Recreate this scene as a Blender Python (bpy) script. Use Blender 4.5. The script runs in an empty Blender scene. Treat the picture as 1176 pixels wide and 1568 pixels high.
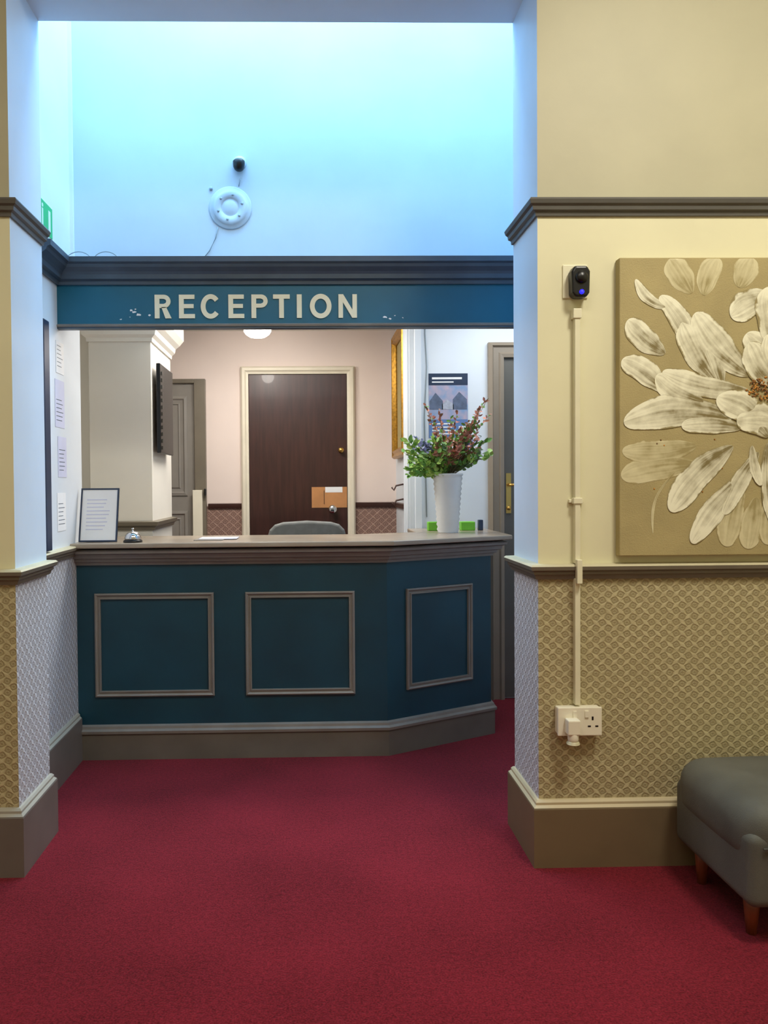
import bpy, math, random
from mathutils import Vector, Matrix
random.seed(7)
sc=bpy.context.scene
sc.view_settings.view_transform='Standard'
sc.view_settings.look='None'

# ---------------------------------------------------------------- materials
def lin(c):
    o=[]
    for v in c:
        v/=255.0
        o.append(v/12.92 if v<=0.04045 else ((v+0.055)/1.055)**2.4)
    return (o[0],o[1],o[2],1.0)
class NT:
    def __init__(s,name):
        s.m=bpy.data.materials.new(name); s.m.use_nodes=True
        s.t=s.m.node_tree; s.b=s.t.nodes['Principled BSDF']
    def n(s,typ,**k):
        nd=s.t.nodes.new(typ)
        for a,v in k.items(): setattr(nd,a,v)
        return nd
    def l(s,a,b): s.t.links.new(a,b)
    def math(s,op,a,b=None,c=None):
        nd=s.n('ShaderNodeMath',operation=op)
        for i,v in enumerate((a,b,c)):
            if v is None: continue
            if isinstance(v,(int,float)): nd.inputs[i].default_value=v
            else: s.l(v,nd.inputs[i])
        return nd.outputs[0]
def M(name,c,rough=0.6,var=0.08,scale=6,bump=0.0,bscale=60,metal=0,spec=None,c2=None,detail=4,stretch=None,emit=0,coat=0):
    k=NT(name); b=k.b
    tc=k.n('ShaderNodeTexCoord'); mp=k.n('ShaderNodeMapping')
    k.l(tc.outputs['Object'],mp.inputs[0])
    if stretch: mp.inputs['Scale'].default_value=stretch
    no=k.n('ShaderNodeTexNoise'); no.inputs['Scale'].default_value=scale; no.inputs['Detail'].default_value=detail
    k.l(mp.outputs[0],no.inputs['Vector'])
    rp=k.n('ShaderNodeValToRGB'); base=lin(c)
    if c2 is None:
        lo=[v*(1-var) for v in base[:3]]+[1]; hi=[min(1,v*(1+var)) for v in base[:3]]+[1]
    else: lo=lin(c2); hi=base
    rp.color_ramp.elements[0].position=0.35; rp.color_ramp.elements[1].position=0.65
    rp.color_ramp.elements[0].color=lo; rp.color_ramp.elements[1].color=hi
    k.l(no.outputs['Fac'],rp.inputs[0]); k.l(rp.outputs[0],b.inputs['Base Color'])
    b.inputs['Roughness'].default_value=rough; b.inputs['Metallic'].default_value=metal
    if spec is not None: b.inputs['Specular IOR Level'].default_value=spec
    if coat: b.inputs['Coat Weight'].default_value=coat
    if bump:
        n2=k.n('ShaderNodeTexNoise'); n2.inputs['Scale'].default_value=bscale; n2.inputs['Detail'].default_value=3
        k.l(mp.outputs[0],n2.inputs['Vector'])
        bp=k.n('ShaderNodeBump'); bp.inputs['Strength'].default_value=bump; bp.inputs['Distance'].default_value=0.004
        k.l(n2.outputs['Fac'],bp.inputs['Height']); k.l(bp.outputs[0],b.inputs['Normal'])
    if emit:
        b.inputs['Emission Color'].default_value=base; b.inputs['Emission Strength'].default_value=emit
    return k.m
def wallpaper(name,c,c2,period=0.042):
    k=NT(name); b=k.b
    tc=k.n('ShaderNodeTexCoord'); sp=k.n('ShaderNodeSeparateXYZ'); k.l(tc.outputs['Object'],sp.inputs[0])
    u=k.math('ADD',sp.outputs[0],sp.outputs[1]); v=k.math('MULTIPLY',sp.outputs[2],1.1)
    w=math.pi/period
    su=k.math('MULTIPLY',k.math('SINE',k.math('MULTIPLY',v,w*2)),0.005)
    sv=k.math('MULTIPLY',k.math('SINE',k.math('MULTIPLY',u,w*2)),0.005)
    u2=k.math('ADD',u,su); v2=k.math('ADD',v,sv)
    a=k.math('ABSOLUTE',k.math('SINE',k.math('MULTIPLY',k.math('ADD',u2,v2),w)))
    d=k.math('ABSOLUTE',k.math('SINE',k.math('MULTIPLY',k.math('SUBTRACT',u2,v2),w)))
    mn=k.math('MINIMUM',a,d)
    ln=k.n('ShaderNodeMapRange'); ln.interpolation_type='SMOOTHSTEP'
    k.l(mn,ln.inputs[0]); ln.inputs[1].default_value=0.08; ln.inputs[2].default_value=0.42; ln.inputs[3].default_value=1; ln.inputs[4].default_value=0
    pr=k.math('MULTIPLY',a,d)
    rg=k.math('ABSOLUTE',k.math('SUBTRACT',pr,0.74))
    r2=k.n('ShaderNodeMapRange'); r2.interpolation_type='SMOOTHSTEP'
    k.l(rg,r2.inputs[0]); r2.inputs[1].default_value=0.03; r2.inputs[2].default_value=0.13; r2.inputs[3].default_value=.8; r2.inputs[4].default_value=0
    h=k.math('MAXIMUM',ln.outputs[0],r2.outputs[0])
    no=k.n('ShaderNodeTexNoise'); no.inputs['Scale'].default_value=160; k.l(tc.outputs['Object'],no.inputs['Vector'])
    nn=k.n('ShaderNodeTexNoise'); nn.inputs['Scale'].default_value=50; k.l(tc.outputs['Object'],nn.inputs['Vector'])
    h=k.math('MULTIPLY',h,k.math('ADD',k.math('MULTIPLY',nn.outputs['Fac'],1.5),0.1))
    h2=k.math('ADD',h,k.math('MULTIPLY',no.outputs['Fac'],0.4))
    mx=k.n('ShaderNodeMix',data_type='RGBA'); k.l(k.math('MAXIMUM',k.math('MINIMUM',h,1.0),0.0),mx.inputs[0])
    mx.inputs[6].default_value=lin(c2); mx.inputs[7].default_value=lin(c)
    k.l(mx.outputs[2],b.inputs['Base Color']); b.inputs['Roughness'].default_value=0.45
    bp=k.n('ShaderNodeBump'); bp.inputs['Strength'].default_value=0.7; bp.inputs['Distance'].default_value=0.002
    k.l(h2,bp.inputs['Height']); k.l(bp.outputs[0],b.inputs['Normal'])
    return k.m
def carpet():
    k=NT('carpet_red'); b=k.b
    tc=k.n('ShaderNodeTexCoord')
    a=k.n('ShaderNodeTexNoise'); a.inputs['Scale'].default_value=190; a.inputs['Detail'].default_value=2
    c=k.n('ShaderNodeTexNoise'); c.inputs['Scale'].default_value=2.2; c.inputs['Detail'].default_value=6
    m=k.n('ShaderNodeTexNoise'); m.inputs['Scale'].default_value=70; m.inputs['Detail'].default_value=3
    for n in (a,c,m): k.l(tc.outputs['Object'],n.inputs['Vector'])
    r=k.n('ShaderNodeValToRGB'); r.color_ramp.elements[0].position=0.36; r.color_ramp.elements[1].position=0.64
    r.color_ramp.elements[0].color=lin((78,9,20)); r.color_ramp.elements[1].color=lin((136,33,48))
    s=k.math('ADD',k.math('MULTIPLY',a.outputs['Fac'],0.5),k.math('ADD',k.math('MULTIPLY',c.outputs['Fac'],0.25),k.math('MULTIPLY',m.outputs['Fac'],0.25)))
    k.l(s,r.inputs[0]); k.l(r.outputs[0],b.inputs['Base Color'])
    b.inputs['Roughness'].default_value=0.95; b.inputs['Specular IOR Level'].default_value=0.1
    b.inputs['Sheen Weight'].default_value=0.06; b.inputs['Sheen Roughness'].default_value=0.5
    bp=k.n('ShaderNodeBump'); bp.inputs['Strength'].default_value=0.8; bp.inputs['Distance'].default_value=0.006
    k.l(s,bp.inputs['Height']); k.l(bp.outputs[0],b.inputs['Normal'])
    return k.m
def petal_mat(name,dark,light,canvas):
    k=NT(name); b=k.b
    at=k.n('ShaderNodeVertexColor'); at.layer_name='pt'
    sp=k.n('ShaderNodeSeparateColor'); k.l(at.outputs['Color'],sp.inputs[0])
    T,U,R_=sp.outputs[0],sp.outputs[1],sp.outputs[2]
    cb=k.n('ShaderNodeCombineXYZ')
    k.l(k.math('MULTIPLY',T,1.2),cb.inputs[0]); k.l(k.math('MULTIPLY',U,7),cb.inputs[1]); k.l(k.math('MULTIPLY',R_,40),cb.inputs[2])
    no=k.n('ShaderNodeTexNoise'); no.inputs['Scale'].default_value=1.2; no.inputs['Detail'].default_value=5; k.l(cb.outputs[0],no.inputs['Vector'])
    tc=k.n('ShaderNodeTexCoord'); n2=k.n('ShaderNodeTexNoise'); n2.inputs['Scale'].default_value=26; n2.inputs['Detail'].default_value=4; k.l(tc.outputs['Object'],n2.inputs['Vector'])
    au=k.math('ABSOLUTE',k.math('SUBTRACT',k.math('MULTIPLY',U,2),1))
    f=k.math('ADD',k.math('ADD',k.math('MULTIPLY',T,0.72),k.math('MULTIPLY',k.math('POWER',au,3),0.35)),k.math('ADD',k.math('MULTIPLY',k.math('SUBTRACT',no.outputs['Fac'],0.5),1.2),k.math('MULTIPLY',k.math('SUBTRACT',n2.outputs['Fac'],0.5),1.0)))
    r=k.n('ShaderNodeValToRGB'); e=r.color_ramp.elements
    e[0].position=0.0; e[0].color=lin(dark); e[1].position=0.8; e[1].color=lin(light)
    x=e.new(0.3); x.color=tuple((lin(dark)[i]*0.5+lin(light)[i]*0.5) for i in range(3))+(1,)
    k.l(f,r.inputs[0])
    cv=k.n('ShaderNodeMapRange'); k.l(k.math('ADD',k.math('SUBTRACT',1.0,au),k.math('MULTIPLY',k.math('SUBTRACT',n2.outputs['Fac'],0.5),0.7)),cv.inputs[0])
    cv.inputs[1].default_value=0.0; cv.inputs[2].default_value=0.10
    mx=k.n('ShaderNodeMix',data_type='RGBA'); k.l(cv.outputs[0],mx.inputs[0]); mx.inputs[6].default_value=lin(canvas); k.l(r.outputs[0],mx.inputs[7])
    k.l(mx.outputs[2],b.inputs['Base Color']); b.inputs['Roughness'].default_value=0.55
    bp=k.n('ShaderNodeBump'); bp.inputs['Strength'].default_value=0.4; bp.inputs['Distance'].default_value=0.0015
    k.l(n2.outputs['Fac'],bp.inputs['Height']); k.l(bp.outputs[0],b.inputs['Normal'])
    return k.m

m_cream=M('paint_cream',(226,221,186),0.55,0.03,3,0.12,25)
m_tanup=M('paint_beige',(184,179,152),0.55,0.04,3,0.12,25)
m_white=M('paint_white',(220,228,236),0.5,0.03,3,0.12,20)
m_reveal=M('reveal_skylight_tint',(214,229,245),0.5,0.03,3,0.12,20)  # cold skylight tint painted into the reveal colour
m_upwall=M('paint_white_upper',(194,210,220),0.6,0.04,2.5,0.3,12)
m_ceil=M('paint_ceiling',(225,222,212),0.7,0.02,3)
m_wp=wallpaper('wallpaper_tan',(198,187,148),(160,147,110),0.042)
m_wpw=wallpaper('wallpaper_skylight_tint',(222,226,234),(172,170,174),0.042)  # lit copy of the tan wallpaper, cold skylight put into its colours
m_wpo=wallpaper('wallpaper_office',(170,140,125),(130,100,90),0.06)
m_rail=M('paint_rail_grey',(92,90,86),0.4,0.06,8)
m_dado=M('paint_dado',(116,108,94),0.4,0.06,8)
m_dadotop=M('paint_dado_top',(196,188,156),0.4,0.05,8)
m_base=M('paint_baseboard',(114,98,74),0.45,0.06,6)
m_basetop=M('paint_baseboard_cap',(194,180,146),0.45,0.05,6)
m_based=M('paint_baseboard_grey',(112,104,98),0.45,0.08,6)
m_basetg=M('paint_baseboard_cap_grey',(168,164,152),0.45,0.05,6)
m_teal=M('paint_teal_sign',(12,98,126),0.42,0.06,5,0.1,15)
m_tealc=M('paint_teal_counter',(14,62,78),0.45,0.14,4,0.12,14)
m_beam=M('paint_beam_grey',(70,86,102),0.4,0.1,8)
m_ctrim=M('paint_counter_trim',(130,126,120),0.4,0.08,9)
m_cpl=M('paint_counter_plinth',(104,99,90),0.5,0.1,5)
m_ctop=M('counter_top_laminate',(158,146,130),0.25,0.1,4)
m_letter=M('letter_cream',(240,236,208),0.5,0.03,8)
m_pink=M('paint_office_pink',(234,218,210),0.6,0.03,2)
m_offw=M('paint_office_white',(236,232,222),0.6,0.03,2,0.15,14)
m_frame=M('paint_door_frame',(226,218,198),0.45,0.04,6)
m_brown=M('door_brown_veneer',(58,31,27),0.35,0.22,5,stretch=(9,9,0.8),coat=0.15)
m_dkrail=M('office_rail_brown',(70,45,38),0.4,0.1,8)
m_greyd=M('door_grey_paint',(140,135,128),0.45,0.05,6)
m_dkgrey=M('door_dark_grey',(92,90,84),0.45,0.06,6)
m_taupe=M('frame_taupe',(140,128,112),0.45,0.05,6)
m_brass=M('brass',(205,165,90),0.3,0.05,8,metal=1)
m_chrome=M('chrome',(210,212,215),0.15,0.02,8,metal=1)
m_card=M('cardboard',(190,135,85),0.8,0.08,12)
m_paper=M('paper_white',(238,240,242),0.7,0.02,10)
m_paperl=M('paper_lilac',(205,208,232),0.7,0.04,10)
m_black=M('black_plastic',(16,16,18),0.35,0.1,8)
m_plastic=M('white_plastic',(238,232,212),0.35,0.02,10)
m_trunk=M('trunking_cream',(230,225,196),0.4,0.03,10)
m_navy=M('frame_navy',(36,52,78),0.4,0.1,8)
m_canvas=M('canvas_olive',(172,157,110),0.7,0.07,7,0.3,220)
m_petal=petal_mat('petal_paint',(128,114,72),(244,241,216),(150,136,92))
m_petal2=petal_mat('petal_paint_faint',(160,146,100),(216,207,168),(172,157,110))
m_seed=M('stamen_paint',(205,140,55),0.5,0.4,60,c2=(80,50,25))
m_bench=M('bench_grey_fabric',(97,98,92),0.6,0.14,5,0.25,400,spec=0.3)
m_leg=M('wood_leg',(120,62,38),0.4,0.2,8,stretch=(6,6,1))
m_gold=M('gold_frame',(176,132,52),0.35,0.3,60,metal=0.8)
m_green=M('exit_green',(8,165,95),0.4,0.04,8,emit=0.25)
m_exitw=M('exit_white',(205,228,225),0.4,0.02,8,emit=0.08)
m_chair=M('chair_grey',(110,112,110),0.7,0.1,30)
m_disc=M('speaker_disc',(188,205,216),0.55,0.04,8)
m_wire=M('wire_grey',(150,165,172),0.5,0.05,8)
m_blue=M('lens_blue',(40,40,230),0.2,0.05,8,emit=1.5)
m_bulb=M('lamp_glass',(255,250,240),0.3,0.0,8,emit=14)
m_floor=carpet()
m_pot=M('planter_white',(226,230,232),0.35,0.03,8)
m_soil=M('soil',(45,34,26),0.9,0.2,40)
m_stem=M('plant_stem',(96,84,52),0.6,0.1,20)
leafs=[M('leaf_green',(110,160,72),0.5,0.25,40),M('leaf_lime',(164,200,98),0.5,0.2,40),
       M('leaf_burgundy',(154,108,84),0.5,0.25,40),M('leaf_red',(206,136,112),0.5,0.2,40),
       M('flower_lavender',(150,158,198),0.6,0.15,40),M('leaf_dark',(82,112,66),0.5,0.2,40)]
m_green2=M('green_box',(110,190,50),0.5,0.1,12)

# ---------------------------------------------------------------- builder
class MB:
    def __init__(s,name): s.name=name; s.v=[]; s.f=[]; s.fm=[]; s.mats=[]; s.sm=[]; s.X=Matrix.Identity(4)
    def mi(s,m):
        if m not in s.mats: s.mats.append(m)
        return s.mats.index(m)
    def av(s,p): s.v.append(tuple(s.X@Vector(p))); return len(s.v)-1
    def af(s,idx,m,smooth=False): s.f.append(tuple(idx)); s.fm.append(s.mi(m)); s.sm.append(smooth)
    def box(s,x0,x1,y0,y1,z0,z1,m,side=None,taper=0):
        i=[s.av(p) for p in ((x0+taper,y0+taper,z0),(x1-taper,y0+taper,z0),(x1-taper,y1-taper,z0),(x0+taper,y1-taper,z0),(x0,y0,z1),(x1,y0,z1),(x1,y1,z1),(x0,y1,z1))]
        sd=side or m
        s.af((i[0],i[3],i[2],i[1]),m); s.af((i[4],i[5],i[6],i[7]),m)
        s.af((i[0],i[1],i[5],i[4]),m); s.af((i[1],i[2],i[6],i[5]),sd)
        s.af((i[2],i[3],i[7],i[6]),m if not side else side); s.af((i[3],i[0],i[4],i[7]),sd)
    def prism(s,poly,z0,z1,m,mt=None):
        n=len(poly); a=[s.av((x,y,z0)) for x,y in poly]; b=[s.av((x,y,z1)) for x,y in poly]
        s.af(a[::-1],m); s.af(b,mt or m)
        for i in range(n): j=(i+1)%n; s.af((a[i],a[j],b[j],b[i]),m)
    def sweep(s,prof,path,mats):
        P=[Vector(p) for p in path]; n=len(P); rings=[]
        for i in range(n):
            ns=[]
            if i>0: d=(P[i]-P[i-1]).normalized(); ns.append(Vector((-d.y,d.x)))
            if i<n-1: d=(P[i+1]-P[i]).normalized(); ns.append(Vector((-d.y,d.x)))
            if len(ns)==2:
                mm=(ns[0]+ns[1]).normalized(); mm=mm/max(0.2,mm.dot(ns[0]))
            else: mm=ns[0]
            rings.append([s.av((P[i].x+mm.x*d_,P[i].y+mm.y*d_,z)) for d_,z in prof])
        k=len(prof)
        for i in range(n-1):
            for j in range(k):
                j2=(j+1)%k
                m=mats[j] if isinstance(mats,(list,tuple)) else mats
                s.af((rings[i][j],rings[i+1][j],rings[i+1][j2],rings[i][j2]),m)
        mm=mats[0] if isinstance(mats,(list,tuple)) else mats
        s.af(rings[0],mm); s.af(rings[-1][::-1],mm)
    def frame(s,o,u,v,nrm,u0,u1,v0,v1,prof,m):
        o,u,v,nrm=map(Vector,(o,u,v,nrm)); rings=[]
        for a,h in prof:
            rings.append([s.av(o+u*U+v*V+nrm*h) for U,V in ((u0+a,v0+a),(u1-a,v0+a),(u1-a,v1-a),(u0+a,v1-a))])
        for r in range(len(rings)-1):
            for i in range(4): j=(i+1)%4; s.af((rings[r][i],rings[r][j],rings[r+1][j],rings[r+1][i]),m)
    def lathe(s,prof,c,m,seg=32,axis='z',rib=0):
        rings=[]
        for r,h in prof:
            ring=[]
            for i in range(seg):
                a=2*math.pi*i/seg
                if axis=='z': p=(c[0]+r*math.cos(a),c[1]+r*math.sin(a),c[2]+h)
                elif axis=='y': p=(c[0]+r*math.cos(a),c[1]-h,c[2]+r*math.sin(a))
                else: p=(c[0]+h,c[1]+r*math.cos(a),c[2]+r*math.sin(a))
                ring.append(s.av(p))
            rings.append(ring)
        for k in range(len(rings)-1):
            for i in range(seg):
                j=(i+1)%seg; s.af((rings[k][i],rings[k][j],rings[k+1][j],rings[k+1][i]),m,True)
        s.af(rings[0][::-1],m); s.af(rings[-1],m)
    def tube(s,pts,r,m,seg=8):
        rings=[]; n=len(pts); P=[Vector(p) for p in pts]
        for i in range(n):
            d=(P[min(i+1,n-1)]-P[max(i-1,0)]).normalized()
            a=Vector((0,0,1)) if abs(d.z)<0.9 else Vector((1,0,0))
            x=d.cross(a).normalized(); y=d.cross(x)
            rr=r[i] if isinstance(r,(list,tuple)) else r
            rings.append([s.av(P[i]+x*rr*math.cos(2*math.pi*k/seg)+y*rr*math.sin(2*math.pi*k/seg)) for k in range(seg)])
        for i in range(n-1):
            for k in range(seg): j=(k+1)%seg; s.af((rings[i][k],rings[i][j],rings[i+1][j],rings[i+1][k]),m,True)
        s.af(rings[0][::-1],m); s.af(rings[-1],m)
    def done(s,parent=None,bevel=0,seg=2,sub=0):
        me=bpy.data.meshes.new(s.name); me.from_pydata(s.v,[],s.f)
        for m in s.mats: me.materials.append(m)
        for p,mi,sm in zip(me.polygons,s.fm,s.sm): p.material_index=mi; p.use_smooth=sm
        import bmesh
        bm=bmesh.new(); bm.from_mesh(me); bmesh.ops.recalc_face_normals(bm,faces=bm.faces); bm.to_mesh(me); bm.free()
        o=bpy.data.objects.new(s.name,me); sc.collection.objects.link(o)
        if bevel:
            b=o.modifiers.new('bevel','BEVEL'); b.width=bevel; b.segments=seg; b.limit_method='ANGLE'; b.angle_limit=0.6
        if parent: o.parent=parent
        return o
def empty(name,loc=(0,0,0)):
    e=bpy.data.objects.new(name,None); e.empty_display_size=0.1; sc.collection.objects.link(e); return e

YF,YB=2.63,2.94; XL,XR=-0.98,0.765; XLW=-1.11; YU=3.74; YO=5.75; ZT=4.5
# ---------------------------------------------------------------- shell
b=MB('floor'); b.box(-2.6,2.7,-1.3,5.9,-0.06,0,m_floor); b.done()
b=MB('ceiling'); b.box(-2.6,2.7,-1.3,YF,3.5,3.56,m_ceil); b.done()
b=MB('ceiling_lobby'); b.box(-1.3,2.1,YB,YU+0.12,ZT,ZT+.06,m_ceil); b.done()
b=MB('ceiling_office'); b.box(-1.7,2.1,YU+0.12,5.9,2.42,2.48,m_ceil); b.done()
def wall(name,x0,x1):
    b=MB(name)
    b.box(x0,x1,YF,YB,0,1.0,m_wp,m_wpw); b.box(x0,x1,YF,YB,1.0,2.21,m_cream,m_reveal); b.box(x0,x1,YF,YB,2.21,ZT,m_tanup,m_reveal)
    return b.done()
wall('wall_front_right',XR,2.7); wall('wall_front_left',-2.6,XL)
b=MB('wall_front_header')
b.box(XL,XR,YF,YB,3.0,ZT,m_white); b.done()
b=MB('wall_left'); b.box(-2.7,-2.6,-1.3,YF,0,3.56,m_cream); b.done()
b=MB('wall_right'); b.box(2.7,2.8,-1.3,YF,0,3.56,m_cream); b.done()
b=MB('wall_back'); b.box(-2.7,2.8,-1.4,-1.3,0,3.56,m_cream); b.done()
b=MB('wall_lobby_left')
b.box(-1.3,XLW,YB,3.86,0,1.0,m_wpw); b.box(-1.3,XLW,YB,3.86,1.0,ZT,m_white); b.done()
b=MB('wall_lobby_right'); b.box(2.0,2.1,YB,4.72,0,ZT,m_white); b.done()
b=MB('wall_lobby_upper'); b.box(XLW,2.0,YU,YU+0.12,2.15,ZT,m_upwall); b.done()
# office
b=MB('wall_office_back'); b.box(-1.7,0.63,YO,YO+0.1,1.15,2.48,m_pink); b.box(-1.7,0.63,YO,YO+0.1,0,1.15,m_wpo); b.done()
b=MB('wall_office_left'); b.box(-1.7,-1.6,3.86,YO,0,2.48,m_offw); b.box(-1.6,-1.3,3.86,3.87,0,2.48,m_offw)
b.box(-1.6,-1.19,4.45,4.9,0,2.42,m_offw); b.done()
b=MB('wall_office_right'); b.box(0.63,0.73,4.82,5.85,0,2.48,m_white); b.done()
b=MB('wall_office_alcove'); b.box(0.63,2.1,4.72,4.82,0,2.48,m_white); b.done()
b=MB('wall_office_pier')
b.box(-1.19,-0.857,4.3,4.9,0,2.42,m_offw)
cp=[(0,2.08),(0.01,2.08),(0.012,2.1),(0.03,2.115),(0.035,2.14),(0.06,2.16),(0.085,2.19),(0.085,2.42),(0,2.42)]
b.sweep(cp,[(-0.857,4.9),(-0.857,4.3),(-1.19,4.3),(-1.19,4.45)],m_offw)
b.done()
b=MB('trim_pier_rail')
b.sweep([(0,1.06),(0.012,1.06),(0.015,1.075),(0.03,1.085),(0.035,1.105),(0.0,1.11)],[(-0.857,4.9),(-0.857,4.3),(-1.19,4.3),(-1.19,4.45)],m_dado); b.done()

# ---------------------------------------------------------------- trims
pathR=[(2.7,YF),(XR,YF),(XR,YB),(2.0,YB)]
pathL=[(XLW,3.735),(XLW,YB),(XL,YB),(XL,YF),(-2.6,YF)]
bp_=[(0,0),(0.022,0),(0.022,0.197),(0.02,0.202),(0.012,0.21),(0.012,0.218),(0.006,0.225),(0,0.227)]
bm_=[m_base,m_base,m_base,m_basetop,m_basetop,m_basetop,m_basetop,m_base]
bmg=[m_based,m_based,m_based,m_basetg,m_basetg,m_basetg,m_basetg,m_based]
b=MB('baseboard_right'); b.sweep(bp_,pathR,bm_); b.done()
b=MB('baseboard_left'); b.sweep(bp_,pathL,bmg); b.done()
dp=[(0,0.972),(0.01,0.972),(0.014,0.984),(0.02,0.99),(0.02,0.998),(0.03,1.004),(0.032,1.016),(0.026,1.022),(0,1.025)]
dm=[m_dado,m_dado,m_dado,m_dado,m_dado,m_dado,m_dadotop,m_dadotop,m_dado]
b=MB('trim_dado_right'); b.sweep(dp,pathR,dm); b.done()
b=MB('trim_dado_left'); b.sweep(dp,pathL,dm); b.done()
pp=[(0,2.183),(0.008,2.183),(0.01,2.196),(0.02,2.2),(0.022,2.212),(0.03,2.218),(0.034,2.23),(0.03,2.237),(0,2.24)]
b=MB('trim_picture_rail_right'); b.sweep(pp,pathR[:3],m_rail); b.done()
b=MB('trim_picture_rail_left'); b.sweep(pp,pathL[2:],m_rail); b.done()

# ---------------------------------------------------------------- beam + sign
b=MB('trim_reception_fascia')
YBm=3.52
b.box(XLW,2.0,YBm,YBm+.03,2.004,2.25,m_teal)
b.box(XLW,2.0,YBm+.03,YU,2.15,2.25,m_beam)
b.box(XLW,2.0,YBm-.004,YBm+.034,1.994,2.004,m_beam)
cor=[(0,2.185),(0.012,2.185),(0.014,2.2),(0.03,2.206),(0.032,2.225),(0.04,2.235),(0.06,2.25),(0.065,2.262),(0.078,2.268),(0.08,2.29),(0.0,2.294)]
b.sweep(cor,[(2.0,YBm),(XLW,YBm),],m_beam)
b.sweep([(0,2.002),(0.008,2.002),(0.01,2.01),(0.004,2.015),(0,2.015)],[(2.0,YBm),(XLW,YBm)],m_ctrim)
b.box(XLW,2.0,YBm,YU,2.25,2.29,m_beam)
b.sweep(cor,[(XLW,YBm),(XLW,3.2)],m_beam)
b.done()
def seg_ring(b,cx,cz,rx,rz,t,a0,a1,y0,y1,m,n=28):
    A=[]
    for i in range(n+1):
        a=a0+(a1-a0)*i/n; c,s_=math.cos(a),math.sin(a)
        ox,oz=cx+rx*c,cz+rz*s_; ix,iz=cx+(rx-t)*c,cz+(rz-t)*s_
        A.append([b.av((ox,y0,oz)),b.av((ix,y0,iz)),b.av((ix,y1,iz)),b.av((ox,y1,oz))])
    for i in range(n):
        p,q=A[i],A[i+1]
        for k in range(4): j=(k+1)%4; b.af((p[k],q[k],q[j],p[j]),m)
    b.af(A[0],m); b.af(A[-1][::-1],m)
def xz(b,pts,y0,y1,m):
    a=[b.av((x,y0,z)) for x,z in pts]; c=[b.av((x,y1,z)) for x,z in pts]; n=len(pts)
    b.af(a,m); b.af(c[::-1],m)
    for i in range(n): j=(i+1)%n; b.af((a[i],c[i],c[j],a[j]),m)
sg=empty('reception_sign')
H=0.104; z0=2.038; t=0.021; y0,y1=YBm-0.006,YBm
L=[('R',-0.680,0.070),('E',-0.573,0.070),('C',-0.477,0.088),('E',-0.355,0.070),('P',-0.253,0.072),('T',-0.157,0.074),('I',-0.052,0.022),('O',0.006,0.096),('N',0.133,0.082)]
for i,(chh,x,w) in enumerate(L):
    b=MB('letter_%s_%d'%(chh,i+1)); m=m_letter; zt=z0+H
    R=lambda a0,a1,c0,c1: xz(b,[(x+a0,z0+c0),(x+a1,z0+c0),(x+a1,z0+c1),(x+a0,z0+c1)],y0,y1,m)
    if chh=='E': xz(b,[(x,z0),(x+w,z0),(x+w,z0+t*.9),(x+t,z0+t*.9),(x+t,z0+H*.43),(x+w*.92,z0+H*.43),(x+w*.92,z0+H*.43+t*.85),(x+t,z0+H*.43+t*.85),(x+t,zt-t*.9),(x+w*.98,zt-t*.9),(x+w*.98,zt),(x,zt)],y0,y1,m)
    elif chh=='T': xz(b,[(x+w/2-t/2,z0),(x+w/2+t/2,z0),(x+w/2+t/2,zt-t*.9),(x+w,zt-t*.9),(x+w,zt),(x,zt),(x,zt-t*.9),(x+w/2-t/2,zt-t*.9)],y0,y1,m)
    elif chh=='I': R(0,w,0,H)
    elif chh=='N': xz(b,[(x,z0),(x+t*.95,z0),(x+t*.95,z0+H*.66),(x+w-t,z0),(x+w,z0),(x+w,zt),(x+w-t*.95,zt),(x+w-t*.95,z0+H*.34),(x+t,zt),(x,zt)],y0,y1,m)
    elif chh=='O': seg_ring(b,x+w/2,z0+H/2,w/2,H/2+.002,t,0,2*math.pi,y0,y1,m,40)
    elif chh=='C': seg_ring(b,x+w/2,z0+H/2,w/2,H/2+.002,t,math.radians(38),math.radians(322),y0,y1,m,36)
    else:
        hb=H*.56; r=hb/2
        R(0,t,0,H); R(t,w-r,H-t*.85,H); R(t,w-r,H-hb,H-hb+t*.85)
        seg_ring(b,x+w-r,zt-r,r,r,t*.9,-math.pi/2,math.pi/2,y0,y1,m,16)
        if chh=='R': xz(b,[(x+w*.42,zt-hb+.004),(x+w*.72,zt-hb+.004),(x+w+.004,z0),(x+w-t-.002,z0)],y0,y1,m)
    b.done(sg)
b=MB('paint_chips')
def chip(x,z,r,yy=YBm-0.001):
    n=9; pts=[(x+r*random.uniform(.5,1.2)*math.cos(2*math.pi*i/n),z+r*.6*random.uniform(.4,1.2)*math.sin(2*math.pi*i/n)) for i in range(n)]
    xz(b,pts,yy,yy+0.0015,m_paper)
for x,z,r in ((-.785,2.075,.009),(-.772,2.067,.012),(-.752,2.055,.012),(-.765,2.08,.005),(-.705,2.053,.008),(-.79,2.045,.003),(-.83,2.035,.005),(.34,2.042,.012),(.362,2.035,.008),(.385,2.048,.004),(.42,2.038,.004)): chip(x,z,r)
b.done(sg)

b=MB('loose_cable')
for cx in (-1.02,-0.9):
    b.tube([(cx+0.06*math.cos(a),YBm+0.03,2.292+0.05*abs(math.sin(a))) for a in [math.pi*i/12 for i in range(13)]],0.002,m_wire)
b.tube([(-.80,YBm+.05,2.293),(-.79,YBm+.05,2.31),(-.77,YBm+.05,2.295)],0.002,m_wire)
b.done()

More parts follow.
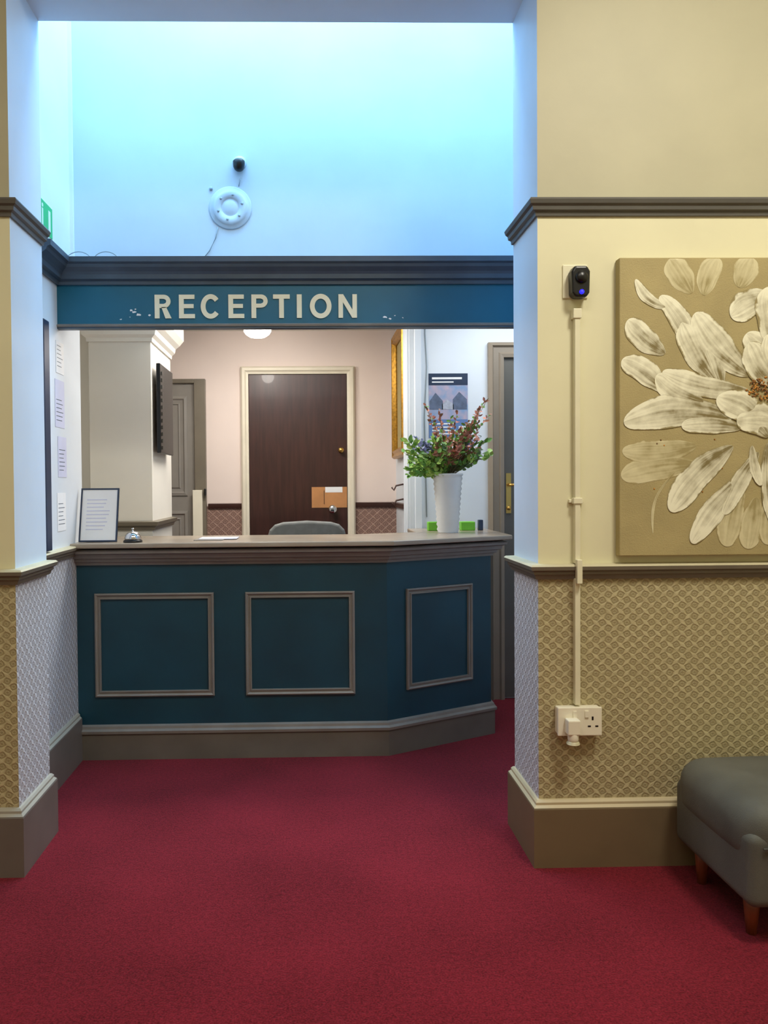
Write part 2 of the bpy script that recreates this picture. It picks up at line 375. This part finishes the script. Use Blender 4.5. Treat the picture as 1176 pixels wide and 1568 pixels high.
cx,cz=-0.363,2.60
b=MB('wall_speaker')
b.lathe([(0.10,0),(0.10,0.005),(0.096,0.008),(0.082,0.008),(0.08,0.012),(0.07,0.015),(0.045,0.017),(0.042,0.012),(0.038,0.012),(0.03,0.015),(0.012,0.018),(0.001,0.018)],(cx,YU,cz),m_disc,48,'y')
for i in range(6):
    a=i*math.pi/3+.3; b.lathe([(0.006,0.012),(0.006,0.018),(0.001,0.019)],(cx+.058*math.cos(a),YU,cz+.058*math.sin(a)),m_wire,12,'y')
b.lathe([(0.008,0),(0.008,0.006),(0.002,0.007)],(cx-.09,YU,cz+.09),m_wire,12,'y')
b.done()
b=MB('speaker_cable')
b.tube([(cx-.06,YU-.004,cz-.09),(cx-.07,YU-.004,cz-.14),(cx-.1,YU-.004,cz-.2),(cx-.16,YU-.004,cz-.27),(cx-.2,YU-.004,cz-.3)],0.0022,m_wire)
b.tube([(cx+.04,YU-.004,cz+.1),(cx+.05,YU-.004,cz+.14)],0.0022,m_wire); b.done()
dc=empty('dome_camera'); dx,dz=-0.318,2.79
b=MB('mount'); b.lathe([(0.032,0),(0.032,0.01),(0.028,0.016),(0.02,0.03),(0.001,0.03)],(dx,YU,dz+.018),m_disc,24,'y'); b.done(dc)
b=MB('dome')
b.lathe([(0.001,-0.034),(0.012,-0.032),(0.02,-0.026),(0.026,-0.014),(0.028,0),(0.028,0.012),(0.022,0.018),(0.001,0.02)],(dx,YU-.04,dz),m_black,24,'z'); b.done(dc)

b=MB('trim_corner_conduit'); b.box(XLW,XLW+.016,YU-.016,YU,2.3,4.4,m_white); b.done()
ex=empty('exit_sign')
b=MB('housing'); b.box(XLW,XLW+.03,3.1,3.38,2.33,2.475,m_exitw); b.done(ex,0.004)
b=MB('pictogram'); xx=XLW+.0305
b.box(xx,xx+.002,3.12,3.372,2.34,2.465,m_green)
b.box(xx+.002,xx+.003,3.32,3.345,2.36,2.445,m_exitw)
b.box(xx+.002,xx+.003,3.24,3.255,2.36,2.43,m_exitw); b.lathe([(0.008,0.002),(0.008,0.003)],(xx,3.248,2.443),m_exitw,12,'x'); b.done(ex)
b=MB('trim_left_architrave'); b.box(XLW,XLW+.03,3.25,3.32,1.03,1.985,m_navy); b.box(XLW,XLW+.02,3.32,3.335,1.03,1.97,m_rail); b.done(bevel=.004)
nb=empty('wall_notices')
b=MB('notice_sheets'); q=XLW+.0005
for (a,c,d,e,m) in ((3.49,3.60,1.80,1.94,m_paper),(3.47,3.60,1.56,1.77,m_paperl),(3.50,3.62,1.34,1.52,m_paperl),(3.48,3.60,1.10,1.27,m_paper)):
    b.box(q,q+.001,a,c,d,e,m)
    for i in range(6): b.box(q+.001,q+.0013,a+.015,c-.015-random.random()*.03,d+.03+i*.018,d+.033+i*.018,m_beam)
b.done(nb)

# ---------------------------------------------------------------- counter
ct=empty('reception_counter')
A=(XLW,3.75); B=(0.363,3.75); C=(0.933,4.06); D=(0.933,4.70)
b=MB('body'); b.prism([A,B,C,D,(0.6,4.70),(0.6,4.30),(0.25,4.15),(XLW,4.15)],0.0,1.0,m_tealc); b.done(ct)
cpth=[D,C,B,A]
b=MB('top_moulding')
b.sweep([(0,0.925),(0.012,0.925),(0.014,0.938),(0.03,0.942),(0.032,0.955),(0.05,0.96),(0.055,0.978),(0.075,0.984),(0.078,0.996),(0.07,1.002),(0,1.004)],cpth,m_ctrim); b.done(ct)
b=MB('top_slab')
def off(path,d):
    P=[Vector(p) for p in path]; out=[]
    for i in range(len(P)):
        ns=[]
        if i>0: q=(P[i]-P[i-1]).normalized(); ns.append(Vector((-q.y,q.x)))
        if i<len(P)-1: q=(P[i+1]-P[i]).normalized(); ns.append(Vector((-q.y,q.x)))
        mm=sum(ns,Vector((0,0))).normalized(); mm/=max(.2,mm.dot(ns[0])); out.append(tuple(P[i]+mm*d))
    return out
op=off(cpth,0.10)
b.prism(op[::-1]+[(0.58,4.70),(0.58,4.33),(0.25,4.19),(XLW,4.19)],1.010,1.034,m_ctop); b.done(ct,0.006,3)
b=MB('plinth')
b.sweep([(0,0),(0.018,0),(0.018,0.125),(0,0.13)],cpth,m_cpl)
b.sweep([(0,0.125),(0.026,0.125),(0.028,0.138),(0.016,0.146),(0.014,0.158),(0,0.164)],cpth,m_ctrim); b.done(ct)
fp=[(0,0),(0,0.012),(0.006,0.016),(0.012,0.012),(0.014,0.007),(0.02,0.007),(0.022,0.012),(0.027,0.012),(0.028,0)]
b=MB('panel_mouldings')
b.frame((0,3.75,0),(1,0,0),(0,0,1),(0,-1,0),-1.025,-0.462,0.298,0.79,fp,m_ctrim)
b.frame((0,3.75,0),(1,0,0),(0,0,1),(0,-1,0),-0.312,0.208,0.298,0.79,fp,m_ctrim)
dv=(Vector(C)-Vector(B)); ln_=dv.length; dv/=ln_
b.frame((B[0],B[1],0),(dv.x,dv.y,0),(0,0,1),(dv.y,-dv.x,0),ln_*.17,ln_*.80,0.298,0.79,fp,m_ctrim)
b.done(ct)

TZ=1.034
sh=empty('sign_holder')
X=Matrix.Translation((-1.005,3.74,TZ))@Matrix.Rotation(math.radians(-14),4,'X')
b=MB('frame_border'); b.X=X; b.frame((0,0,0),(1,0,0),(0,0,1),(0,-1,0),-.09,.09,0.002,.262,[(0,-.006),(0,.004),(.007,.004),(.007,0)],m_navy); b.done(sh)
b=MB('sheet'); b.X=X; b.box(-.09,.09,0,.005,0.002,.262,m_paper)
for i in range(9): b.box(-.06,.05-random.random()*.03,-.001,0,.06+i*.018,.064+i*.018,m_paperl)
b.done(sh)
b=MB('stand_foot'); b.prism([(-1.06,3.75),(-.95,3.75),(-.95,3.86),(-1.06,3.86)],TZ,TZ+.006,m_black); b.done(sh)
be=empty('desk_bell')
b=MB('bell_base'); b.lathe([(0.044,0),(0.044,0.008),(0.036,0.014),(0.03,0.016)],(-.835,3.72,TZ),m_black,28); b.done(be)
b=MB('bell_dome'); b.lathe([(0.038,0.014),(0.038,0.02),(0.034,0.034),(0.024,0.046),(0.01,0.052),(0.004,0.053),(0.004,0.06),(0.007,0.062),(0.006,0.066),(0.001,0.067)],(-.835,3.72,TZ),m_chrome,28); b.done(be)
b=MB('paper_sheets'); b.box(-.56,-.42,3.78,3.90,TZ,TZ+.003,m_ctrim); b.box(-.545,-.36,3.84,3.98,TZ+.003,TZ+.005,m_paperl); b.done()
b=MB('wall_telephone'); b.box(-1.372,-1.33,4.42,4.45,1.285,1.43,m_black); b.box(-1.368,-1.345,4.405,4.42,1.29,1.425,m_black); b.done(bevel=.006)

# planter
pl=empty('potted_flower_plant'); px,py=0.745,4.25
b=MB('ribbed_pot')
prof=[(0.001,0),(0.055,0)]
for i in range(23):
    h=.005+.30*i/22; prof.append((.056+.022*i/22+(.003 if i%2 else -.003),h))
prof+=[(0.082,0.31),(0.083,0.318),(0.079,0.32),(0.076,0.31),(0.074,0.28)]
b.lathe(prof,(px,py,TZ),m_pot,40)
b.lathe([(0.074,.283),(0.01,.286)],(px,py,TZ),m_soil,24); b.done(pl)
b=MB('foliage')
def leaf(p,d,w,l,m):
    d=d.normalized(); s_=d.cross(Vector((random.uniform(-.3,.3),random.uniform(-1,-.2),random.uniform(-.4,1)))).normalized()
    nn=s_.cross(d)
    q=[p,p+d*l*.35+s_*w*.5+nn*l*.05,p+d*l*.75+s_*w*.36+nn*l*.02,p+d*l-nn*l*.1,p+d*l*.75-s_*w*.36+nn*l*.02,p+d*l*.35-s_*w*.5+nn*l*.05,p+d*l*.5-nn*l*.06]
    i=[b.av(v) for v in q]
    for a,c in ((0,1),(1,2),(2,3),(3,4),(4,5),(5,0)): b.af((i[a],i[c],i[6]),m,True)
base=Vector((px,py,TZ+.29))
def branch(tip,m,nl,w,l,dn=.35):
    tip=Vector(tip); mid=(base+tip)/2+Vector((0,0,.03))
    pts=[]
    for i in range(9):
        t_=i/8; pts.append(base*(1-t_)**2+mid*2*t_*(1-t_)+tip*t_*t_)
    b.tube(pts,[.0022-.0014*i/8 for i in range(9)],m_stem,5)
    for i in range(nl):
        t_=dn+(1-dn)*(i+random.random())/nl; p=base*(1-t_)**2+mid*2*t_*(1-t_)+tip*t_*t_
        ax=(tip-base).normalized()
        d=ax*.5+Vector((random.uniform(-1,1),random.uniform(-1,1),random.uniform(-.5,.8)))
        leaf(p,d,w*random.uniform(.7,1.2),l*random.uniform(.7,1.2),random.choice(m) if isinstance(m,list) else m)
g,li,bu,rd,lv,dk=leafs
for k in range(38): branch((px+random.uniform(-.24,-.02),py+random.uniform(-.12,.12),TZ+random.uniform(.31,.53)),[g,li,li,g],14,.024,.038)
for k in range(7): branch((px+random.uniform(-.20,-.10),py+random.uniform(-.14,-.02),TZ+random.uniform(.45,.52)),[lv,lv,lv],18,.014,.018,.7)
for k in range(26): branch((px+random.uniform(-.08,.2),py+random.uniform(-.12,.12),TZ+random.uniform(.40,.60)),[bu,bu,rd,g],15,.024,.036)
for k in range(24): branch((px+random.uniform(-.06,.24),py+random.uniform(-.14,.1),TZ+random.uniform(.32,.50)),[li,g,dk,g],13,.024,.038)
for k in range(5): branch((px+random.uniform(.06,.16),py+random.uniform(-.14,-.02),TZ+random.uniform(.46,.54)),[lv,rd],14,.012,.018,.7)
for dx_,hz in ((-.12,.69),(-.06,.66),(.02,.62),(.19,.71),(.22,.72),(.17,.66),(.12,.6),(.235,.64),(-.09,.62),(.05,.65)):
    branch((px+dx_,py+random.uniform(-.08,.05),TZ+hz),[rd,bu,g,rd],20,.014,.025,.5)
b.done(pl)
b=MB('green_card_box'); b.box(0.665,0.725,4.42,4.48,TZ,TZ+.05,m_green2); b.box(0.85,0.93,4.42,4.48,TZ,TZ+.05,m_green2); b.box(.95,.975,4.42,4.46,TZ,TZ+.06,m_navy); b.done(bevel=.004)

# ---------------------------------------------------------------- office
d1=empty('door_1')
b=MB('leaf'); b.box(-.438,.271,YO-.03,YO,0.01,2.10,m_brown); b.done(d1,.002)
b=MB('frame')
ap=[(0,0.0),(0,.03),(.012,.045),(.03,.045),(.04,.035),(.056,.032),(.056,.0)]
b.frame((0,YO,0),(1,0,0),(0,0,1),(0,-1,0),-.496,.329,-.06,2.16,ap,m_frame); b.done(d1)
b=MB('knobs'); b.lathe([(0.02,0),(0.02,.008),(0.01,.012),(0.012,.03),(0.02,.04),(0.016,.05),(0.001,.052)],(.226,YO-.03,1.55),m_brass,20,'y')
b.lathe([(0.03,0),(0.03,.006),(0.012,.012),(0.014,.04),(0.03,.05),(0.03,.065),(0.02,.075),(0.001,.077)],(.162,YO-.03,1.125),m_chrome,24,'y'); b.done(d1)
b=MB('cardboard_notice'); b.box(.012,.268,YO-.034,YO-.0305,1.135,1.285,m_card); b.box(.11,.235,YO-.036,YO-.034,1.245,1.285,m_paper); b.box(.1,.104,YO-.036,YO-.034,1.16,1.26,m_brown); b.done(d1)
b=MB('trim_office_rail')
rp=[(0,1.135),(.012,1.135),(.018,1.15),(.022,1.168),(0,1.172)]
b.sweep(rp,[(-.496,YO),(-.74,YO)],m_dkrail); b.sweep(rp,[(.63,YO),(.329,YO)],m_dkrail); b.sweep(rp,[(.63,4.97),(.63,YO)],m_dkrail); b.done()
d2=empty('door_2')
b=MB('leaf'); b.box(-1.35,-.83,YO-.02,YO,0.01,2.04,m_greyd)
for v0,v1 in ((1.23,1.95),(.25,1.12)): b.frame((0,YO-.02,0),(1,0,0),(0,0,1),(0,-1,0),-1.25,-.885,v0,v1,[(0,0),(0,.008),(.02,.012),(.03,.002),(.05,-.0),(.06,.008)],m_greyd)
b.done(d2)
b=MB('frame'); b.box(-.83,-.75,YO-.05,YO,0,2.07,m_dado); b.box(-1.4,-.83,YO-.05,YO,2.04,2.07,m_dado); b.done(d2,.003)
b=MB('handle'); b.box(-.845,-.775,YO-.07,YO-.05,.9,1.27,m_plastic); b.box(-.76,-.745,YO-.09,YO-.05,1.23,1.28,m_black); b.done(d2,.004)
tv=empty('wall_television')
b=MB('screen_panel'); b.box(-.835,-.812,4.33,4.72,1.48,1.97,m_black); b.done(tv,.004)
b=MB('wall_bracket'); b.box(-.857,-.835,4.5,4.6,1.6,1.85,m_black)
for i in range(12): b.box(-.812,-.806,4.36,4.37,1.5+i*.037,1.52+i*.037,m_dkgrey)
b.done(tv)
gf=empty('gold_framed_picture')
b=MB('picture_frame'); b.frame((.63,0,0),(0,1,0),(0,0,1),(-1,0,0),4.98,5.62,1.48,2.34,[(0,0),(0,.03),(.01,.045),(.03,.035),(.05,.045),(.07,.02),(.07,.005)],m_gold); b.done(gf)
b=MB('picture_canvas'); b.box(.62,.629,5.04,5.56,1.54,2.28,m_canvas); b.done(gf)
b=MB('trim_fluted_pilaster')
b.box(.60,.63,4.74,4.96,0,2.42,m_white)
for i in range(5): b.box(.588,.60,4.752+i*.042,4.752+i*.042+.02,0,2.42,m_white)
b.box(.63,.67,4.70,4.72,0,2.42,m_white); b.done(bevel=.003)
b=MB('wall_coat_hooks'); 
for z in (1.2,1.3): b.tube([(.63,5.3,z),(.58,5.3,z-.01),(.565,5.3,z-.04),(.55,5.3,z-.02)],.006,m_dkrail)
b.done()
po=empty('wall_poster')
b=MB('poster_sheet'); PX,PZ=.715,1.575; yy=4.72
b.box(PX,PX+.235,yy-.002,yy,PZ,PZ+.385,M('poster_image',(128,156,192),0.4,0,18,c2=(186,168,184)))
b.box(PX,PX+.235,yy-.003,yy-.002,PZ+.315,PZ+.385,m_navy)
b.box(PX+.02,PX+.2,yy-.004,yy-.003,PZ+.35,PZ+.362,m_paper); b.box(PX+.02,PX+.15,yy-.004,yy-.003,PZ+.33,PZ+.337,m_paper)
m_pb=M('poster_blue',(96,126,176),0.4,0.1,12); m_pr=M('poster_roof',(92,104,128),0.4,0.2,40); m_pw=M('poster_facade',(170,176,190),0.4,0.15,60)
for (a,w_,h1,h2,mm_) in ((.005,.08,.05,.10,m_pr),(.08,.07,.03,.06,m_pw),(.145,.085,.06,.105,m_pr)):
    xz(b,[(PX+a,PZ+.17),(PX+a+w_,PZ+.17),(PX+a+w_,PZ+.17+h1),(PX+a+w_*.45,PZ+.17+h2),(PX+a,PZ+.17+h1)],yy-.003,yy-.002,mm_)
b.box(PX,PX+.235,yy-.003,yy-.002,PZ,PZ+.11,m_pb)
for i in range(4): b.box(PX+.02,PX+.14+.02*(i%2),yy-.004,yy-.003,PZ+.02+i*.02,PZ+.028+i*.02,m_paper)
b.box(PX+.18,PX+.225,yy-.004,yy-.003,PZ+.02,PZ+.07,m_paper)
b.done(po)
b=MB('wall_cable'); b.tube([(.70,yy-.004,2.4),(.695,yy-.004,2.2),(.705,yy-.004,2.0),(.69,yy-.004,1.7),(.70,yy-.004,1.1)],.0025,m_wire)
b.done()
d3=empty('door_3')
b=MB('leaf'); b.box(1.16,1.92,yy-.015,yy,0.01,2.06,m_dkgrey)
for v0,v1 in ((1.1,1.95),(.2,.95)): b.frame((0,yy-.015,0),(1,0,0),(0,0,1),(0,-1,0),1.26,1.82,v0,v1,[(0,0),(0,.008),(.02,.01),(.03,.002)],m_dkgrey)
b.done(d3)
b=MB('frame'); b.frame((0,yy,0),(1,0,0),(0,0,1),(0,-1,0),1.07,2.0,-.1,2.14,[(0,0),(0,.03),(.02,.045),(.03,.03),(.06,.03),(.07,.04),(.09,.036),(.09,0)],m_taupe); b.done(d3)
b=MB('handle'); b.box(1.175,1.205,yy-.02,yy-.014,1.12,1.36,m_brass); b.tube([(1.19,yy-.02,1.29),(1.19,yy-.06,1.29),(1.22,yy-.065,1.29),(1.30,yy-.062,1.285)],.008,m_brass)
b.lathe([(.012,0),(.012,.012),(.001,.013)],(1.19,yy-.02,1.15),m_brass,14,'y'); b.done(d3)
cl=empty('ceiling_downlight')
b=MB('lamp_body'); b.lathe([(.10,0),(.10,-.06),(.09,-.11)],(-.33,5.1,2.42),m_chrome,28); b.done(cl)
b=MB('lamp_globe'); b.lathe([(.088,-.11),(.088,-.13),(.075,-.15),(.05,-.166),(.001,-.172)],(-.33,5.1,2.42),m_bulb,28); b.done(cl)
ch=empty('office_chair')
b=MB('backrest')
out=[(-.235,.62),(-.235,.98),(-.22,1.035),(-.19,1.065),(-.14,1.08),(0,1.088),(.14,1.08),(.19,1.065),(.22,1.035),(.235,.98),(.235,.62)]
xz(b,[(x-.02,z) for x,z in out],4.62,4.68,m_chair); b.done(ch,.015,3)
b=MB('seat'); b.box(-.26,.22,4.68,5.12,.45,.53,m_chair); b.done(ch,.025,3)
b=MB('column'); b.tube([(-.02,4.9,.08),(-.02,4.9,.45)],.025,m_black); b.tube([(-.02,4.82,.46),(-.02,4.6,.47),(-.02,4.605,.7)],.02,m_black)
for i in range(5):
    a=i*2*math.pi/5+.3; e=(-.02+.26*math.cos(a),4.9+.26*math.sin(a)); b.tube([(-.02,4.9,.1),(e[0],e[1],.07)],[.025,.014],m_black)
    b.lathe([(.024,-.012),(.026,0),(.024,.012)],(e[0],e[1],.026),m_black,14,'x')
b.done(ch)

# ---------------------------------------------------------------- front wall items
sn=empty('motion_sensor')
b=MB('backplate'); b.box(.848,.932,YF-.006,YF,1.91,2.022,m_trunk); b.done(sn,.004)
b=MB('sensor_body'); 
xz(b,[(.866,1.92),(.876,1.905),(.914,1.905),(.924,1.92),(.926,1.99),(.916,2.008),(.874,2.008),(.864,1.99)],YF-.05,YF-.006,m_black); b.done(sn,.008,3)
b=MB('sensor_lens'); b.lathe([(.02,0),(.02,.006),(.012,.012),(.001,.014)],(.896,YF-.049,1.97),m_black,20,'y')
b.lathe([(.008,0),(.008,.004),(.001,.006)],(.896,YF-.05,1.921),m_blue,12,'y'); b.done(sn)
cd=empty('cable_trunking')
b=MB('trunk_run'); b.box(.882,.900,YF-.026,YF,1.025,1.85,m_trunk); b.box(.882,.900,YF-.046,YF-.026,.96,1.04,m_trunk)
b.box(.882,.900,YF-.024,YF,.55,.975,m_trunk); b.done(cd,.002)
b=MB('trunk_fittings'); b.box(.876,.904,YF-.03,YF,1.84,1.872,m_trunk); b.box(.876,.906,YF-.03,YF,1.225,1.245,m_trunk); b.box(.866,.876,YF-.012,YF,1.228,1.24,m_trunk); b.box(.906,.914,YF-.012,YF,1.228,1.24,m_trunk); b.done(cd,.002)
so=empty('wall_socket')
b=MB('back_box'); b.box(.820,.964,YF-.032,YF,.455,.545,m_plastic); b.done(so,.004)
b=MB('face_plate'); b.box(.818,.966,YF-.042,YF-.032,.452,.548,m_plastic); b.done(so,.003)
b=MB('switches'); y=YF-.042
for x in (.868,.908): b.box(x,x+.012,y-.004,y,.515,.536,m_plastic)
for x,z,w,h in ((.931,.505,.006,.012),(.918,.482,.01,.005),(.943,.482,.01,.005)): b.box(x,x+w,y-.0008,y,z,z+h,m_black)
b.done(so)
b=MB('plug'); b.box(.84,.882,y-.038,y,.465,.515,m_plastic); b.lathe([(.016,0),(.018,.01),(.018,.03),(.01,.036)],(.862,y-.02,.44),m_plastic,16,'z'); b.lathe([(.022,0),(.022,.008),(.014,.014)],(.862,y-.02,.43),m_dadotop,16,'z'); b.done(so,.005)

pa=empty('flower_painting')
x0=1.026; zt=2.036; yf=YF-.038
b=MB('canvas'); b.box(x0,x0+1.0,yf,YF-.002,1.05,zt,m_canvas); b.done(pa,.003)
S=466.0
def build_petals(name,lst,mat,ybase,step):
    vs=[];fs=[];cols=[]
    for k,(tx,ty,bx,by,w,bend) in enumerate(lst):
        t0=Vector((tx,ty)); b0=Vector((bx,by)); d=(t0-b0); Ln=d.length; d.normalize(); nrm=Vector((-d.y,d.x))
        NL,NW=26,8; st=len(vs); rnd=random.random()
        yo=ybase-step*k
        for i in range(NL+1):
            t=.5-.5*math.cos(math.pi*i/NL)
            hw=w*1.06*math.sqrt(max(0,4*t*(1-t)))*(.72+.42*t)*(1-.05*math.sin(t*13+k*2))
            c=b0+d*Ln*t+nrm*bend*math.sin(math.pi*t)
            for j in range(NW+1):
                u=j/NW*2-1
                p=c+nrm*hw*u
                px_=min(max(p.x,2),464); py_=min(max(p.y,2),454)
                ridge=.0003*(1-u*u)
                vs.append((x0+px_/S,yo-ridge,zt-py_/S)); cols.append((t,(u+1)/2,rnd,1))
        for i in range(NL):
            for j in range(NW):
                a=st+i*(NW+1)+j; fs.append((a,a+1,a+NW+2,a+NW+1))
    me=bpy.data.meshes.new(name); me.from_pydata(vs,[],fs)
    ca=me.color_attributes.new('pt','FLOAT_COLOR','POINT')
    for i,c in enumerate(cols): ca.data[i].color=c
    me.materials.append(mat)
    for p in me.polygons: p.use_smooth=True
    o=bpy.data.objects.new(name,me); sc.collection.objects.link(o); o.parent=pa
# coordinates in canvas-local units (466 units = 1 m) from the canvas top-left corner
faint=[(78,2,112,55,20,0),(152,0,130,58,18,-4),(205,0,185,46,20,0),(2,335,120,318,20,4),(4,298,120,290,18,-4),(260,0,250,60,20,0),(320,10,300,70,22,0),
       (380,40,350,90,22,4),(430,120,370,150,22,0),(450,330,360,300,24,0),(52,425,86,330,2.2,14),(166,446,190,350,20,4),(200,450,214,370,18,0),(232,444,235,370,16,0),(290,440,270,360,22,0)]
main=[(12,96,70,148,19,-4),(24,34,80,78,9,-10),(64,58,122,168,17,10),(96,100,150,190,21,-4),(128,112,160,200,15,2),(116,86,204,182,25,-8),(4,156,72,206,19,6),(172,90,240,60,22,6),(196,118,240,160,20,0),
      (56,182,130,222,18,-8),(66,176,202,206,17,-8),(6,252,175,246,25,14),(96,258,190,262,15,4),
      (78,390,176,290,22,8),(112,440,205,330,18,6),(162,396,216,300,14,2),
      (232,45,250,150,28,0),(310,80,270,170,30,-6),(380,130,285,195,28,-6),(420,200,290,215,28,0),(430,270,290,240,28,6),(380,360,275,275,28,0),(310,420,255,300,26,0),
      (245,420,232,285,14,4),(220,352,206,290,8,3),
      (200,132,246,200,22,-6),(232,118,252,200,20,0),(285,150,255,210,28,4),(330,230,255,235,26,0),(152,214,232,276,24,12),(182,250,262,262,24,8),(290,275,258,240,26,0)]
build_petals('faint_petals',faint,m_petal2,yf-.0004,.00005)
build_petals('petals',main,m_petal,yf-.0015,.00008)
b=MB('stamens')
for i in range(210):
    a=random.random()*6.28; r=random.random()**.6
    X_=x0+(238+42*r*math.cos(a))/S; Z_=zt-(208+19*r*math.sin(a)-6)/S
    b.lathe([(.0035,0),(.0035,.001),(.001,.0018)],(X_,yf-.0042,Z_),m_seed,6,'y')
for i in range(9): 
    xx_,zz_=x0+random.uniform(.1,.45),zt-random.uniform(.6,.9); b.lathe([(.003,0),(.002,.002)],(xx_,yf,zz_),m_seed,8,'y')
b.done(pa)

bn=empty('upholstered_bench')
def puffy(name,x0,x1,y0,y1,z0,z1,bev,puff):
    import bmesh
    me=bpy.data.meshes.new(name); bm=bmesh.new(); bmesh.ops.create_cube(bm,size=1)
    for v in bm.verts: v.co=Vector((x0+(v.co.x+.5)*(x1-x0),y0+(v.co.y+.5)*(y1-y0),z0+(v.co.z+.5)*(z1-z0)))
    bmesh.ops.bevel(bm,geom=bm.edges[:],offset=bev,segments=6,profile=.5,affect='EDGES')
    bmesh.ops.subdivide_edges(bm,edges=[e for e in bm.edges if e.calc_length()>.12],cuts=7,use_grid_fill=True)
    cx_,cy_=(x0+x1)/2,(y0+y1)/2
    for v in bm.verts:
        fx=1-min(1,abs(v.co.x-cx_)/((x1-x0)/2))**2; fy=1-min(1,abs(v.co.y-cy_)/((y1-y0)/2))**2; fz=1-abs((v.co.z-(z0+z1)/2)/((z1-z0)/2))**2
        if v.co.z>(z0+z1)/2: v.co.z+=puff*fx*fy
        v.co.y-=(puff*.4*fz*fx if v.co.y<cy_ else 0); v.co.x-=(puff*.4*fz*fy if v.co.x<cx_ else 0)
    bm.to_mesh(me); bm.free()
    for p in me.polygons: p.use_smooth=True
    me.materials.append(m_bench); o=bpy.data.objects.new(name,me); sc.collection.objects.link(o); o.parent=bn
puffy('lower_body',1.202,2.2,2.12,2.575,.11,.32,.028,0.004)
puffy('cushion',1.199,2.205,2.117,2.58,.20,.396,.075,.016)
b=MB('seam_piping'); b.tube([(1.235,2.114,.285),(2.17,2.114,.285)],.003,m_bench); b.done(bn)
b=MB('legs')
for x,y_ in ((1.26,2.215),(1.26,2.5),(2.13,2.215),(2.13,2.5)):
    b.tube([(x,y_,.125),(x+.006*(1 if x>1.6 else -1),y_-.008,0)],[.026,.014],m_leg,12)
b.done(bn)

# ---------------------------------------------------------------- lights
def area(name,loc,rot,sx,sy,e,c):
    l=bpy.data.lights.new(name,'AREA'); l.shape='RECTANGLE'; l.size=sx; l.size_y=sy; l.energy=e; l.color=c
    o=bpy.data.objects.new(name,l); o.location=loc; o.rotation_euler=rot; sc.collection.objects.link(o); return o
area('lounge_ceiling_light',(1.35,1.2,3.44),(0,0,0),.45,.45,52,(1,.95,.81))
area('lounge_fill_light',(-0.3,0.5,3.44),(0,0,0),1.6,1.2,29,(1,.95,.86))  # added fill near the camera, not an actual ceiling fitting
area('skylight_light',(0.2,3.32,4.46),(0,0,0),2.4,.6,92,(.38,.69,1))
area('office_ceiling_light',(-.45,4.45,2.40),(0,0,0),1.2,.6,38,(1,.94,.87))
area('alcove_ceiling_light',(1.2,4.2,2.40),(0,0,0),.6,.4,9,(.9,.95,1))
p=bpy.data.lights.new('downlight_bulb','POINT'); p.energy=4; p.color=(1,.93,.85); p.shadow_soft_size=.05
o=bpy.data.objects.new('downlight_bulb',p); o.location=(-.33,5.1,2.17); sc.collection.objects.link(o)
w=bpy.data.worlds.new('world'); sc.world=w; w.use_nodes=True
w.node_tree.nodes['Background'].inputs[0].default_value=(.6,.7,.8,1); w.node_tree.nodes['Background'].inputs[1].default_value=.3

# ---------------------------------------------------------------- camera
cam=bpy.data.cameras.new('camera'); co=bpy.data.objects.new('camera',cam); sc.collection.objects.link(co); sc.camera=co
cam.sensor_width=36; cam.sensor_fit='AUTO'; cam.lens=27.7; cam.clip_start=.05
cam.shift_x=.056; cam.shift_y=-.009
co.matrix_world=Matrix.Translation((0,0,1.29))@Matrix.Rotation(math.radians(-1.2),4,'Z')@Matrix.Rotation(math.radians(90-1.2),4,'X')@Matrix.Rotation(math.radians(-.45),4,'Z')
